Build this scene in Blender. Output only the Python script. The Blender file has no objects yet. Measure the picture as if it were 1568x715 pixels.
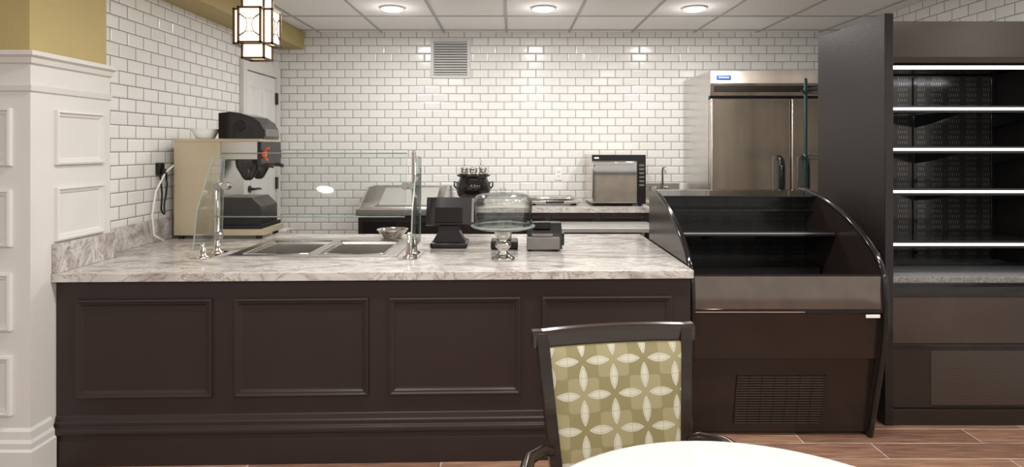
import bpy, bmesh, math
from mathutils import Vector, Matrix

scene = bpy.context.scene
scene.view_settings.view_transform = 'Standard'
scene.view_settings.look = 'None'

# ------------------------------------------------------------ materials
def new_mat(name):
    m = bpy.data.materials.new(name); m.use_nodes = True
    nt = m.node_tree
    return m, nt, nt.nodes['Principled BSDF']

def N(nt, t, **kw):
    n = nt.nodes.new(t)
    for k, v in kw.items(): setattr(n, k, v)
    return n

def L(nt, a, b): nt.links.new(a, b)

def pmat(name, col, rough=0.5, metal=0.0, var=0.08, scale=12.0, bump=0.0, bscale=200.0, coat=0.0, stretch=None, spec=None):
    m, nt, b = new_mat(name)
    tc = N(nt, 'ShaderNodeTexCoord')
    mp = N(nt, 'ShaderNodeMapping')
    if stretch: mp.inputs['Scale'].default_value = stretch
    L(nt, tc.outputs['Object'], mp.inputs['Vector'])
    nz = N(nt, 'ShaderNodeTexNoise'); nz.inputs['Scale'].default_value = scale; nz.inputs['Detail'].default_value = 4
    L(nt, mp.outputs[0], nz.inputs['Vector'])
    cr = N(nt, 'ShaderNodeValToRGB')
    c = list(col)
    cr.color_ramp.elements[0].position = 0.3; cr.color_ramp.elements[1].position = 0.7
    cr.color_ramp.elements[0].color = [x*(1-var) for x in c]+[1]
    cr.color_ramp.elements[1].color = [min(1, x*(1+var)) for x in c]+[1]
    L(nt, nz.outputs['Fac'], cr.inputs['Fac']); L(nt, cr.outputs[0], b.inputs['Base Color'])
    b.inputs['Roughness'].default_value = rough; b.inputs['Metallic'].default_value = metal
    if coat: b.inputs['Coat Weight'].default_value = coat; b.inputs['Coat Roughness'].default_value = 0.1
    if spec is not None: b.inputs['Specular IOR Level'].default_value = spec
    if bump:
        n2 = N(nt, 'ShaderNodeTexNoise'); n2.inputs['Scale'].default_value = bscale
        L(nt, mp.outputs[0], n2.inputs['Vector'])
        bp = N(nt, 'ShaderNodeBump'); bp.inputs['Strength'].default_value = bump; bp.inputs['Distance'].default_value = 0.002
        L(nt, n2.outputs['Fac'], bp.inputs['Height']); L(nt, bp.outputs[0], b.inputs['Normal'])
    return m

def emat(name, col, s):
    m, nt, b = new_mat(name)
    b.inputs['Base Color'].default_value = (*col, 1)
    b.inputs['Emission Color'].default_value = (*col, 1)
    b.inputs['Emission Strength'].default_value = s
    return m

def math_node(nt, op, a, b=None, c=None):
    n = N(nt, 'ShaderNodeMath', operation=op)
    for i, v in enumerate((a, b, c)):
        if v is None: continue
        if isinstance(v, (int, float)): n.inputs[i].default_value = v
        else: L(nt, v, n.inputs[i])
    return n.outputs[0]

def tile_mat(name, axis):
    m, nt, b = new_mat(name)
    tc = N(nt, 'ShaderNodeTexCoord'); sp = N(nt, 'ShaderNodeSeparateXYZ'); cb = N(nt, 'ShaderNodeCombineXYZ')
    L(nt, tc.outputs['Object'], sp.inputs[0])
    L(nt, sp.outputs['X' if axis == 'x' else 'Y'], cb.inputs[0]); L(nt, sp.outputs['Z'], cb.inputs[1])
    def brick(mort, smooth):
        br = N(nt, 'ShaderNodeTexBrick'); br.offset = 0.5
        br.inputs['Scale'].default_value = 1; br.inputs['Brick Width'].default_value = 0.1555
        br.inputs['Row Height'].default_value = 0.0785; br.inputs['Mortar Size'].default_value = mort
        br.inputs['Mortar Smooth'].default_value = smooth
        br.inputs['Color1'].default_value = (0.84, 0.835, 0.815, 1); br.inputs['Color2'].default_value = (0.79, 0.785, 0.765, 1)
        br.inputs['Mortar'].default_value = (0.18, 0.172, 0.16, 1)
        L(nt, cb.outputs[0], br.inputs['Vector']); return br
    br = brick(0.0026, 0.1)
    L(nt, br.outputs['Color'], b.inputs['Base Color'])
    br2 = brick(0.013, 1.0)
    inv = math_node(nt, 'SUBTRACT', 1.0, br2.outputs['Fac'])
    bp = N(nt, 'ShaderNodeBump'); bp.inputs['Strength'].default_value = 0.6; bp.inputs['Distance'].default_value = 0.004
    L(nt, inv, bp.inputs['Height'])
    L(nt, bp.outputs[0], b.inputs['Normal'])
    r = math_node(nt, 'MULTIPLY_ADD', br.outputs['Fac'], 0.6, 0.17)
    L(nt, r, b.inputs['Roughness'])
    return m

def marble_mat(name):
    m, nt, b = new_mat(name)
    tc = N(nt, 'ShaderNodeTexCoord'); mp = N(nt, 'ShaderNodeMapping')
    mp.inputs['Rotation'].default_value = (0, 0, 0.35); mp.inputs['Scale'].default_value = (1.0, 2.6, 1.6)
    L(nt, tc.outputs['Object'], mp.inputs['Vector'])
    n1 = N(nt, 'ShaderNodeTexNoise'); n1.inputs['Scale'].default_value = 1.9; n1.inputs['Detail'].default_value = 6; n1.inputs['Distortion'].default_value = 2.2
    L(nt, mp.outputs[0], n1.inputs['Vector'])
    w = N(nt, 'ShaderNodeTexNoise'); w.inputs['Scale'].default_value = 3.6; w.inputs['Detail'].default_value = 8; w.inputs['Distortion'].default_value = 3.0; w.inputs['Roughness'].default_value = 0.55
    L(nt, mp.outputs[0], w.inputs['Vector'])
    c1 = N(nt, 'ShaderNodeValToRGB'); e = c1.color_ramp.elements
    e[0].position = 0.32; e[0].color = (0.31, 0.265, 0.245, 1)
    e[1].position = 0.64; e[1].color = (0.50, 0.47, 0.445, 1)
    x = e.new(0.43); x.color = (0.47, 0.43, 0.405, 1)
    x = e.new(0.52); x.color = (0.63, 0.61, 0.585, 1)
    L(nt, n1.outputs['Fac'], c1.inputs['Fac'])
    c2 = N(nt, 'ShaderNodeValToRGB'); e = c2.color_ramp.elements
    e[0].position = 0.455; e[0].color = (1, 1, 1, 1)
    e[1].position = 0.545; e[1].color = (1, 1, 1, 1)
    x = e.new(0.492); x.color = (0.48, 0.41, 0.37, 1)
    x = e.new(0.508); x.color = (0.88, 0.86, 0.84, 1)
    L(nt, w.outputs['Fac'], c2.inputs['Fac'])
    mx = N(nt, 'ShaderNodeMix', data_type='RGBA', blend_type='MULTIPLY'); mx.inputs[0].default_value = 0.85
    L(nt, c1.outputs[0], mx.inputs[6]); L(nt, c2.outputs[0], mx.inputs[7])
    L(nt, mx.outputs[2], b.inputs['Base Color'])
    b.inputs['Roughness'].default_value = 0.2
    return m

def floor_mat(name):
    m, nt, b = new_mat(name)
    tc = N(nt, 'ShaderNodeTexCoord')
    br = N(nt, 'ShaderNodeTexBrick'); br.offset = 0.37
    br.inputs['Scale'].default_value = 1; br.inputs['Brick Width'].default_value = 0.92; br.inputs['Row Height'].default_value = 0.155
    br.inputs['Mortar Size'].default_value = 0.003; br.inputs['Mortar Smooth'].default_value = 0.1
    br.inputs['Color1'].default_value = (0.42, 0.245, 0.165, 1); br.inputs['Color2'].default_value = (0.24, 0.135, 0.092, 1)
    br.inputs['Mortar'].default_value = (0.62, 0.56, 0.49, 1)
    L(nt, tc.outputs['Object'], br.inputs['Vector'])
    mp = N(nt, 'ShaderNodeMapping'); mp.inputs['Scale'].default_value = (2, 28, 1)
    L(nt, tc.outputs['Object'], mp.inputs['Vector'])
    nz = N(nt, 'ShaderNodeTexNoise'); nz.inputs['Scale'].default_value = 2.5; nz.inputs['Detail'].default_value = 6; nz.inputs['Distortion'].default_value = 0.6
    L(nt, mp.outputs[0], nz.inputs['Vector'])
    cr = N(nt, 'ShaderNodeValToRGB'); cr.color_ramp.elements[0].position = 0.3; cr.color_ramp.elements[0].color = (0.52, 0.5, 0.5, 1)
    cr.color_ramp.elements[1].position = 0.7; cr.color_ramp.elements[1].color = (1.25, 1.22, 1.2, 1)
    L(nt, nz.outputs['Fac'], cr.inputs['Fac'])
    mx = N(nt, 'ShaderNodeMix', data_type='RGBA', blend_type='MULTIPLY'); mx.inputs[0].default_value = 1
    L(nt, br.outputs['Color'], mx.inputs[6]); L(nt, cr.outputs[0], mx.inputs[7]); L(nt, mx.outputs[2], b.inputs['Base Color'])
    b.inputs['Roughness'].default_value = 0.28
    bp = N(nt, 'ShaderNodeBump'); bp.inputs['Strength'].default_value = 0.3; bp.inputs['Distance'].default_value = 0.002; bp.invert = True
    L(nt, br.outputs['Fac'], bp.inputs['Height']); L(nt, bp.outputs[0], b.inputs['Normal'])
    return m

def fabric_mat(name, s=0.094):
    """interlocking cream circles with olive four-pointed stars in the gaps"""
    m, nt, b = new_mat(name)
    tc = N(nt, 'ShaderNodeTexCoord'); sp = N(nt, 'ShaderNodeSeparateXYZ')
    L(nt, tc.outputs['UV'], sp.inputs[0])
    # 45-degree turned lattice so the olive stars stand upright in diamond rows
    u = math_node(nt, 'DIVIDE', sp.outputs['X'], s); v = math_node(nt, 'DIVIDE', sp.outputs['Y'], s)
    def cell(a):
        f = math_node(nt, 'FRACT', a); return math_node(nt, 'ABSOLUTE', math_node(nt, 'SUBTRACT', f, 0.5))
    ax, ay = cell(u), cell(v)
    mn = math_node(nt, 'MINIMUM', ax, ay); mxx = math_node(nt, 'MAXIMUM', ax, ay)
    p = math_node(nt, 'ADD', mn, 0.5); q = math_node(nt, 'SUBTRACT', 0.5, mxx)
    d = math_node(nt, 'SQRT', math_node(nt, 'ADD', math_node(nt, 'MULTIPLY', p, p), math_node(nt, 'MULTIPLY', q, q)))
    star0 = math_node(nt, 'GREATER_THAN', d, 0.628)
    line = math_node(nt, 'LESS_THAN', math_node(nt, 'ABSOLUTE', math_node(nt, 'SUBTRACT', d, 0.590)), 0.010)
    cu = math_node(nt, 'SUBTRACT', 0.5, ax); cv = math_node(nt, 'SUBTRACT', 0.5, ay)
    ast = math_node(nt, 'ADD', math_node(nt, 'SQRT', cu), math_node(nt, 'SQRT', cv))
    diam = math_node(nt, 'LESS_THAN', ast, 0.38)
    fu, fv = math_node(nt, 'FLOOR', u), math_node(nt, 'FLOOR', v)
    par = math_node(nt, 'ABSOLUTE', math_node(nt, 'MODULO', math_node(nt, 'ADD', fu, fv), 2.0))
    par = math_node(nt, 'GREATER_THAN', par, 0.5)
    dg = math_node(nt, 'LESS_THAN', math_node(nt, 'SUBTRACT', 0.5, mxx), 0.010)
    nz = N(nt, 'ShaderNodeTexNoise'); nz.inputs['Scale'].default_value = 300; L(nt, tc.outputs['UV'], nz.inputs['Vector'])
    n2 = N(nt, 'ShaderNodeTexNoise'); n2.inputs['Scale'].default_value = 25; L(nt, tc.outputs['UV'], n2.inputs['Vector'])
    def mix(f, A, B):
        n = N(nt, 'ShaderNodeMix', data_type='RGBA'); L(nt, f, n.inputs[0])
        for i, c in ((6, A), (7, B)):
            if isinstance(c, tuple): n.inputs[i].default_value = (*c, 1)
            else: L(nt, c, n.inputs[i])
        return n.outputs[2]
    cream = mix(n2.outputs['Fac'], (0.56, 0.55, 0.44), (0.72, 0.71, 0.61)); olive = (0.28, 0.24, 0.11); olive2 = (0.36, 0.32, 0.17); beige = (0.46, 0.43, 0.30)
    big = mix(star0, cream, mix(par, olive, olive2))
    big = mix(math_node(nt, 'MAXIMUM', line, math_node(nt, 'MULTIPLY', dg, math_node(nt, 'SUBTRACT', 1.0, star0))), big, beige)
    big = mix(diam, big, olive)
    k = mix(nz.outputs['Fac'], (0.85, 0.85, 0.85), (1.08, 1.08, 1.08))
    mm = N(nt, 'ShaderNodeMix', data_type='RGBA', blend_type='MULTIPLY'); mm.inputs[0].default_value = 1
    L(nt, big, mm.inputs[6]); L(nt, k, mm.inputs[7]); L(nt, mm.outputs[2], b.inputs['Base Color'])
    b.inputs['Roughness'].default_value = 0.6
    bp = N(nt, 'ShaderNodeBump'); bp.inputs['Strength'].default_value = 0.3; bp.inputs['Distance'].default_value = 0.001
    L(nt, nz.outputs['Fac'], bp.inputs['Height']); L(nt, bp.outputs[0], b.inputs['Normal'])
    return m

def glass_mat(name, tint=(0.97, 0.98, 0.97), grazing=(0.55, 0.58, 0.57), base=0.03, k=0.6):
    """thin clear glass: absorbs more where it is seen edge-on, fresnel-like gloss"""
    m, nt, b = new_mat(name)
    nt.nodes.remove(b); out = nt.nodes['Material Output']
    lw = N(nt, 'ShaderNodeLayerWeight'); lw.inputs[0].default_value = 0.5
    p3 = math_node(nt, 'POWER', lw.outputs['Facing'], 3.0)
    cm = N(nt, 'ShaderNodeMix', data_type='RGBA'); L(nt, p3, cm.inputs[0])
    cm.inputs[6].default_value = (*tint, 1); cm.inputs[7].default_value = (*grazing, 1)
    t = N(nt, 'ShaderNodeBsdfTransparent'); L(nt, cm.outputs[2], t.inputs[0])
    g = N(nt, 'ShaderNodeBsdfGlossy'); g.inputs['Roughness'].default_value = 0.02
    nz = N(nt, 'ShaderNodeTexNoise'); nz.inputs['Scale'].default_value = 3
    f = math_node(nt, 'MULTIPLY_ADD', p3, k, base)
    f = math_node(nt, 'MULTIPLY', f, math_node(nt, 'MULTIPLY_ADD', nz.outputs['Fac'], 0.1, 0.95))
    mx = N(nt, 'ShaderNodeMixShader'); L(nt, f, mx.inputs[0]); L(nt, t.outputs[0], mx.inputs[1]); L(nt, g.outputs[0], mx.inputs[2])
    L(nt, mx.outputs[0], out.inputs['Surface'])
    return m

def perf_mat(name, base, hole, sx, sz, rx, rz, rough=0.3, metal=0.6, group=None):
    """metal sheet with rows of punched slots (object X/Z plane)"""
    m, nt, b = new_mat(name)
    tc = N(nt, 'ShaderNodeTexCoord'); sp = N(nt, 'ShaderNodeSeparateXYZ'); L(nt, tc.outputs['Object'], sp.inputs[0])
    v = math_node(nt, 'DIVIDE', sp.outputs['Z'], sz)
    row = math_node(nt, 'FLOOR', v)
    off = math_node(nt, 'MULTIPLY', math_node(nt, 'ABSOLUTE', math_node(nt, 'MODULO', row, 2.0)), 0.5)
    u = math_node(nt, 'ADD', math_node(nt, 'DIVIDE', sp.outputs['X'], sx), off)
    fu = math_node(nt, 'ABSOLUTE', math_node(nt, 'SUBTRACT', math_node(nt, 'FRACT', u), 0.5))
    fv = math_node(nt, 'ABSOLUTE', math_node(nt, 'SUBTRACT', math_node(nt, 'FRACT', v), 0.5))
    h = math_node(nt, 'MULTIPLY', math_node(nt, 'LESS_THAN', fu, rx), math_node(nt, 'LESS_THAN', fv, rz))
    if group:
        gx = math_node(nt, 'FRACT', math_node(nt, 'DIVIDE', sp.outputs['X'], group))
        h = math_node(nt, 'MULTIPLY', h, math_node(nt, 'LESS_THAN', gx, 0.62))
    mx = N(nt, 'ShaderNodeMix', data_type='RGBA'); L(nt, h, mx.inputs[0])
    mx.inputs[6].default_value = (*base, 1); mx.inputs[7].default_value = (*hole, 1)
    L(nt, mx.outputs[2], b.inputs['Base Color'])
    b.inputs['Roughness'].default_value = rough; b.inputs['Metallic'].default_value = metal
    return m

M = {}
M['tile_x'] = tile_mat('subway_tile_back', 'x')
M['tile_y'] = tile_mat('subway_tile_side', 'y')
M['marble'] = marble_mat('marble_laminate')
M['floor'] = floor_mat('wood_plank_tile')
M['fabric'] = fabric_mat('star_petal_fabric')
M['glass'] = glass_mat('clear_glass', (0.96, 0.975, 0.965))
M['dome'] = glass_mat('dome_glass', (0.96, 0.97, 0.96), (0.34, 0.35, 0.34), 0.05, 0.6)
M['glass_edge'] = pmat('glass_edge', (0.26, 0.33, 0.30), 0.15)
M['brown'] = pmat('espresso_paint', (0.030, 0.0195, 0.0185), 0.40, var=0.06, scale=3, spec=0.35)
M['brown_metal'] = pmat('dark_bronze_metal', (0.032, 0.023, 0.019), 0.22, 0.3, var=0.08, scale=5, spec=0.5)
M['bronze_front'] = pmat('bronze_front_panel', (0.090, 0.070, 0.061), 0.24, 0.65, var=0.08, scale=4)
M['blackgloss'] = pmat('black_gloss', (0.010, 0.009, 0.009), 0.09, var=0.1)
M['black'] = pmat('black_satin', (0.010, 0.009, 0.009), 0.30, var=0.1, spec=0.4)
M['blacktex'] = pmat('black_textured', (0.018, 0.014, 0.013), 0.45, var=0.15, scale=60, bump=0.6, bscale=160, spec=0.35)
M['darkglass'] = pmat('smoked_front_glass', (0.20, 0.16, 0.135), 0.05, 0.85, var=0.1)
M['steel'] = pmat('brushed_stainless', (0.62, 0.60, 0.57), 0.24, 1.0, var=0.05, scale=6, stretch=(1, 1, 40), bump=0.05, bscale=30)
M['steelx'] = pmat('fridge_stainless', (0.66, 0.59, 0.525), 0.20, 1.0, var=0.12, scale=2.5, stretch=(4, 1, 0.5), bump=0.04, bscale=30)
M['sinksteel'] = pmat('sink_bowl_stainless', (0.46, 0.445, 0.42), 0.22, 1.0, var=0.08, scale=8)
M['steelmat'] = pmat('satin_stainless_top', (0.66, 0.65, 0.62), 0.40, 0.75, var=0.05, scale=6)
M['pale_back'] = pmat('pale_reflector_back', (0.62, 0.57, 0.51), 0.45, 0.2, var=0.15, scale=9)  # unseen pale backs, added to brighten reflections in fridge and microwave
M['chrome'] = pmat('polished_steel', (0.66, 0.64, 0.60), 0.08, 1.0, var=0.03)
M['tan'] = pmat('tan_stainless_panel', (0.54, 0.46, 0.33), 0.36, 0.35, var=0.05, scale=4)
M['white'] = pmat('white_trim_paint', (0.68, 0.67, 0.64), 0.40, var=0.02, scale=3)
M['door'] = pmat('white_door_paint', (0.72, 0.72, 0.71), 0.35, var=0.02)
M['olive'] = pmat('olive_wall_paint', (0.46, 0.37, 0.16), 0.6, var=0.04, scale=3)
M['ceil'] = pmat('ceiling_tile', (0.88, 0.88, 0.87), 0.9, var=0.02, scale=90, bump=0.3, bscale=300)
M['ceilgrid'] = pmat('ceiling_grid', (0.42, 0.42, 0.41), 0.5, var=0.02)
M['grid_dark'] = pmat('vent_dark', (0.13, 0.13, 0.125), 0.6)
M['ventwhite'] = pmat('vent_white', (0.66, 0.66, 0.65), 0.4, var=0.02)
M['plastic_w'] = pmat('white_paper', (0.85, 0.85, 0.83), 0.5, var=0.03)
M['red'] = pmat('orange_red_plastic', (0.75, 0.11, 0.03), 0.3)
M['green'] = pmat('green_epoxy', (0.012, 0.045, 0.038), 0.35)
M['greyplastic'] = pmat('grey_plastic', (0.17, 0.16, 0.15), 0.4)
M['table'] = pmat('white_laminate', (0.70, 0.70, 0.69), 0.3, var=0.015)
M['wood'] = pmat('espresso_wood', (0.024, 0.014, 0.010), 0.2, var=0.25, scale=6, stretch=(1, 1, 8), spec=0.45)
M['perf'] = perf_mat('slotted_back_panel', (0.045, 0.042, 0.040), (0.24, 0.23, 0.22), 0.014, 0.034, 0.13, 0.32, 0.14, 0.4, 0.11)
M['perfblk'] = perf_mat('slotted_black_panel', (0.014, 0.013, 0.013), (0.05, 0.047, 0.045), 0.014, 0.03, 0.13, 0.3, 0.2, 0.2, 0.13)
M['grille'] = perf_mat('perforated_grille', (0.10, 0.078, 0.066), (0.008, 0.006, 0.006), 0.013, 0.010, 0.30, 0.30, 0.35, 0.3)
M['deck'] = pmat('grey_deck', (0.24, 0.235, 0.23), 0.4, 0.3, var=0.4, scale=80)
M['bronze'] = pmat('lamp_bronze', (0.09, 0.055, 0.03), 0.35, 0.8)
M['lampglass'] = emat('lamp_glass', (1.0, 0.87, 0.66), 1.1)
M['led'] = emat('led_strip', (0.95, 0.98, 1.0), 1.4)
M['led_under'] = emat('led_under_shelf', (0.95, 0.98, 1.0), 7.0)
M['bulb'] = emat('downlight_lens', (1.0, 0.98, 0.94), 8.0)
M['blue'] = pmat('blue_badge', (0.03, 0.12, 0.5), 0.3)
M['screen'] = pmat('display_dark', (0.02, 0.02, 0.025), 0.08)

# ------------------------------------------------------------ builder
class B:
    def __init__(self, name):
        self.name = name; self.bm = bmesh.new(); self.mats = []; self.xf = None; self.uv = self.bm.loops.layers.uv.new('UVMap')
    def mi(self, mat):
        if mat not in self.mats: self.mats.append(mat)
        return self.mats.index(mat)
    def v(self, p):
        p = Vector(p)
        if self.xf: p = Vector(self.xf(p))
        return self.bm.verts.new(p)
    def f(self, vs, mat, smooth=False):
        try: fc = self.bm.faces.new(vs)
        except ValueError: return None
        fc.material_index = self.mi(mat); fc.smooth = smooth; return fc
    def box(self, x0, x1, y0, y1, z0, z1, mat):
        c = [(x, y, z) for z in (z0, z1) for y in (y0, y1) for x in (x0, x1)]
        v = [self.v(p) for p in c]
        for q in ((0, 2, 3, 1), (4, 5, 7, 6), (0, 1, 5, 4), (2, 6, 7, 3), (0, 4, 6, 2), (1, 3, 7, 5)):
            self.f([v[i] for i in q], mat)
    def rbox(self, x0, x1, y0, y1, z0, z1, mat, r=0.01, seg=3):
        """box with rounded edges"""
        n0 = set(self.bm.verts)
        self.box(x0, x1, y0, y1, z0, z1, mat)
        vs = [v for v in self.bm.verts if v not in n0]
        es = list({e for v in vs for e in v.link_edges})
        res = bmesh.ops.bevel(self.bm, geom=es, offset=r, segments=seg, profile=0.5, affect='EDGES', clamp_overlap=True)
        mi = self.mi(mat)
        for fc in res['faces']: fc.smooth = True; fc.material_index = mi
    def obox(self, center, size, rot, mat):
        R = rot.to_matrix() if hasattr(rot, 'to_matrix') else rot
        c = Vector(center); s = Vector(size)/2
        pts = [c + R @ Vector((sx*s.x, sy*s.y, sz*s.z)) for sz in (-1, 1) for sy in (-1, 1) for sx in (-1, 1)]
        v = [self.v(p) for p in pts]
        for q in ((0, 2, 3, 1), (4, 5, 7, 6), (0, 1, 5, 4), (2, 6, 7, 3), (0, 4, 6, 2), (1, 3, 7, 5)):
            self.f([v[i] for i in q], mat)
    def lathe(self, c, prof, mat, seg=32, axis='z', cap=True, sx=1.0, flute=0):
        c = Vector(c); rings = []
        for r, h in prof:
            ring = []
            for i in range(seg):
                a = 2*math.pi*i/seg
                rr = r*(1+(flute if i % 2 else -flute))
                p = (rr*math.cos(a)*sx, rr*math.sin(a), h)
                if axis == 'x': p = (p[2], p[0], p[1])
                if axis == 'y': p = (p[0], p[2], p[1])
                ring.append(self.v(c+Vector(p)))
            rings.append(ring)
        for a, b in zip(rings, rings[1:]):
            for i in range(seg):
                self.f([a[i], a[(i+1) % seg], b[(i+1) % seg], b[i]], mat, True)
        if cap:
            if prof[0][0] > 1e-3: self.f(rings[0][::-1], mat)
            if prof[-1][0] > 1e-3: self.f(rings[-1], mat)
    def tube(self, pts, r, mat, seg=12, closed=False, flat=None):
        pts = [Vector(p) for p in pts]; n = len(pts); rings = []
        up = Vector((0, 0, 1)); prev = None
        for i, p in enumerate(pts):
            if closed: t = (pts[(i+1) % n]-pts[i-1]).normalized()
            else: t = (pts[min(i+1, n-1)]-pts[max(i-1, 0)]).normalized()
            if prev is None:
                a = t.cross(up)
                if a.length < 0.1: a = t.cross(Vector((1, 0, 0)))
            else: a = prev - t*prev.dot(t)
            a.normalize(); prev = a; b = t.cross(a)
            rr = r[i] if isinstance(r, (list, tuple)) else r
            fl = flat or 1.0
            rings.append([self.v(p+a*rr*math.cos(2*math.pi*k/seg)+b*rr*fl*math.sin(2*math.pi*k/seg)) for k in range(seg)])
        m = n if closed else n-1
        for i in range(m):
            A, C = rings[i], rings[(i+1) % n]
            for k in range(seg): self.f([A[k], A[(k+1) % seg], C[(k+1) % seg], C[k]], mat, True)
        if not closed: self.f(rings[0][::-1], mat); self.f(rings[-1], mat)
    def prism(self, poly, axis, a0, a1, mat, side=None):
        """poly of 2D points; axis 'x': (y,z); 'y': (x,z); 'z': (x,y)"""
        def P(p, a):
            return {'x': (a, p[0], p[1]), 'y': (p[0], a, p[1]), 'z': (p[0], p[1], a)}[axis]
        A = [self.v(P(p, a0)) for p in poly]; C = [self.v(P(p, a1)) for p in poly]; n = len(poly)
        self.f(A, mat); self.f(C[::-1], mat)
        for i in range(n): self.f([A[i], C[i], C[(i+1) % n], A[(i+1) % n]], side or mat)
    def rings(self, o, U, V, Nn, u0, u1, v0, v1, prof, mat, fill=True, fillmat=None):
        o, U, V, Nn = map(Vector, (o, U, V, Nn)); rs = []
        for ins, h in prof:
            rs.append([self.v(o+U*a+V*b+Nn*h) for a, b in ((u0+ins, v0+ins), (u1-ins, v0+ins), (u1-ins, v1-ins), (u0+ins, v1-ins))])
        for A, C in zip(rs, rs[1:]):
            for i in range(4): self.f([A[i], A[(i+1) % 4], C[(i+1) % 4], C[i]], mat)
        if fill: self.f(rs[-1], fillmat or mat)
    def cells(self, xs, ys, mask, z0, z1, mat):
        nx, ny = len(xs)-1, len(ys)-1
        ok = lambda i, j: 0 <= i < nx and 0 <= j < ny and mask(i, j)
        T = {}
        def g(i, j, z):
            if (i, j, z) not in T: T[(i, j, z)] = self.v((xs[i], ys[j], z))
            return T[(i, j, z)]
        for i in range(nx):
            for j in range(ny):
                if not ok(i, j): continue
                self.f([g(i, j, z1), g(i+1, j, z1), g(i+1, j+1, z1), g(i, j+1, z1)], mat)
                self.f([g(i, j, z0), g(i, j+1, z0), g(i+1, j+1, z0), g(i+1, j, z0)], mat)
                if not ok(i-1, j): self.f([g(i, j, z0), g(i, j, z1), g(i, j+1, z1), g(i, j+1, z0)], mat)
                if not ok(i+1, j): self.f([g(i+1, j, z0), g(i+1, j+1, z0), g(i+1, j+1, z1), g(i+1, j, z1)], mat)
                if not ok(i, j-1): self.f([g(i, j, z0), g(i+1, j, z0), g(i+1, j, z1), g(i, j, z1)], mat)
                if not ok(i, j+1): self.f([g(i, j+1, z0), g(i, j+1, z1), g(i+1, j+1, z1), g(i+1, j+1, z0)], mat)
    def done(self, recenter=True, bevel=0.0, loc=None, rotz=0.0, recalc=True):
        if recalc: bmesh.ops.recalc_face_normals(self.bm, faces=self.bm.faces)
        me = bpy.data.meshes.new(self.name)
        self.bm.to_mesh(me); self.bm.free()
        for m in self.mats: me.materials.append(M[m])
        ob = bpy.data.objects.new(self.name, me); scene.collection.objects.link(ob)
        if loc is not None:
            ob.location = loc; ob.rotation_euler[2] = rotz
        elif recenter:
            xs = [v.co for v in me.vertices]
            c = Vector([(min(p[k] for p in xs)+max(p[k] for p in xs))/2 for k in range(3)])
            me.transform(Matrix.Translation(-c)); ob.location = c
        if bevel:
            md = ob.modifiers.new('bevel', 'BEVEL'); md.width = bevel; md.segments = 2; md.limit_method = 'ANGLE'; md.angle_limit = math.radians(50); md.harden_normals = False
        return ob

CEIL = 2.645; YB = 5.9; XL = -2.275; XR = 3.17

# ------------------------------------------------------------ shell
b = B('floor'); b.box(-5.2, 5.2, -3, YB+0.1, -0.1, 0, 'floor'); b.done(False)
b = B('wall_back'); b.box(XL-0.1, XR+0.1, YB, YB+0.1, 0, CEIL, 'tile_x'); b.done(False)
b = B('wall_left'); b.box(XL-0.1, XL, 3.277, YB, 0, CEIL, 'tile_y'); b.done(False)
b = B('wall_right'); b.box(XR, XR+0.1, 1.2, YB, 0, CEIL, 'tile_y'); b.done(False)
b = B('wall_front_left'); b.box(-5.2, -2.2, 2.755, 3.277, 0, CEIL, 'olive'); b.done(False)

b = B('ceiling')
b.box(-5.2, 5.2, -3, YB+0.1, CEIL, CEIL+0.1, 'ceil')
k = -8
while k < 9:
    x = -0.052+0.61*k; b.box(x-0.011, x+0.011, -3, YB, CEIL-0.006, CEIL, 'ceilgrid'); k += 1
for k in range(-12, 3):
    y = 4.565+0.61*k
    if -3 < y < YB: b.box(-5.2, 5.2, y-0.011, y+0.011, CEIL-0.0055, CEIL, 'ceilgrid')
b.done(False)

b = B('trim_soffit'); b.box(XL, -2.03, 3.277, YB, 2.476, CEIL-0.007, 'olive'); b.done(False)

# wainscot
b = B('trim_wainscot')
b.box(-5.2, -2.18, 2.735, 2.755, 0, 1.95, 'white')
b.box(-2.2, -2.18, 2.755, 3.277, 0, 1.95, 'white')
prof = [(0, 0.0), (0.001, 0.018), (0.010, 0.020), (0.016, 0.010), (0.026, 0.008), (0.034, 0.0012)]
rows = [(0.307, 0.575), (0.69, 0.95), (1.070, 1.328), (1.435, 1.697)]
for z0, z1 in rows:
    for i in range(6):
        x1 = -2.26-0.44*i
        b.rings((0, 2.735, 0), (1, 0, 0), (0, 0, 1), (0, -1, 0), x1-0.345, x1, z0, z1, prof, 'white')
    if z0 > 1.0: b.rings((-2.18, 0, 0), (0, 1, 0), (0, 0, 1), (1, 0, 0), 2.875, 3.215, z0, z1, prof, 'white')
capA = [(-0.001, 1.770), (0.010, 1.776), (0.014, 1.80), (-0.001, 1.806)]
capB = [(-0.001, 1.895), (0.014, 1.902), (0.020, 1.925), (0.038, 1.935), (0.038, 1.955), (-0.021, 1.957)]
basep = [(-0.001, 0.001), (0.028, 0.001), (0.028, 0.15), (0.020, 0.16), (0.020, 0.185), (0.012, 0.20), (0.010, 0.235), (-0.001, 0.25)]
for pr, yend in ((capA, 3.277), (capB, 3.277), (basep, 2.855)):
    A = [b.v((-5.2, 2.735-o, z)) for o, z in pr]
    C = [b.v((-2.18+o, 2.735-o, z)) for o, z in pr]
    D = [b.v((-2.18+o, yend, z)) for o, z in pr]
    for P, Q in ((A, C), (C, D)):
        for i in range(len(pr)): 
            j = (i+1) % len(pr); b.f([P[i], Q[i], Q[j], P[j]], 'white')
    b.f(D, 'white'); b.f(A[::-1], 'white')
b.box(-2.2, -2.14, 3.277, 3.283, 1.93, 1.957, 'white')
b.done(False)

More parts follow.
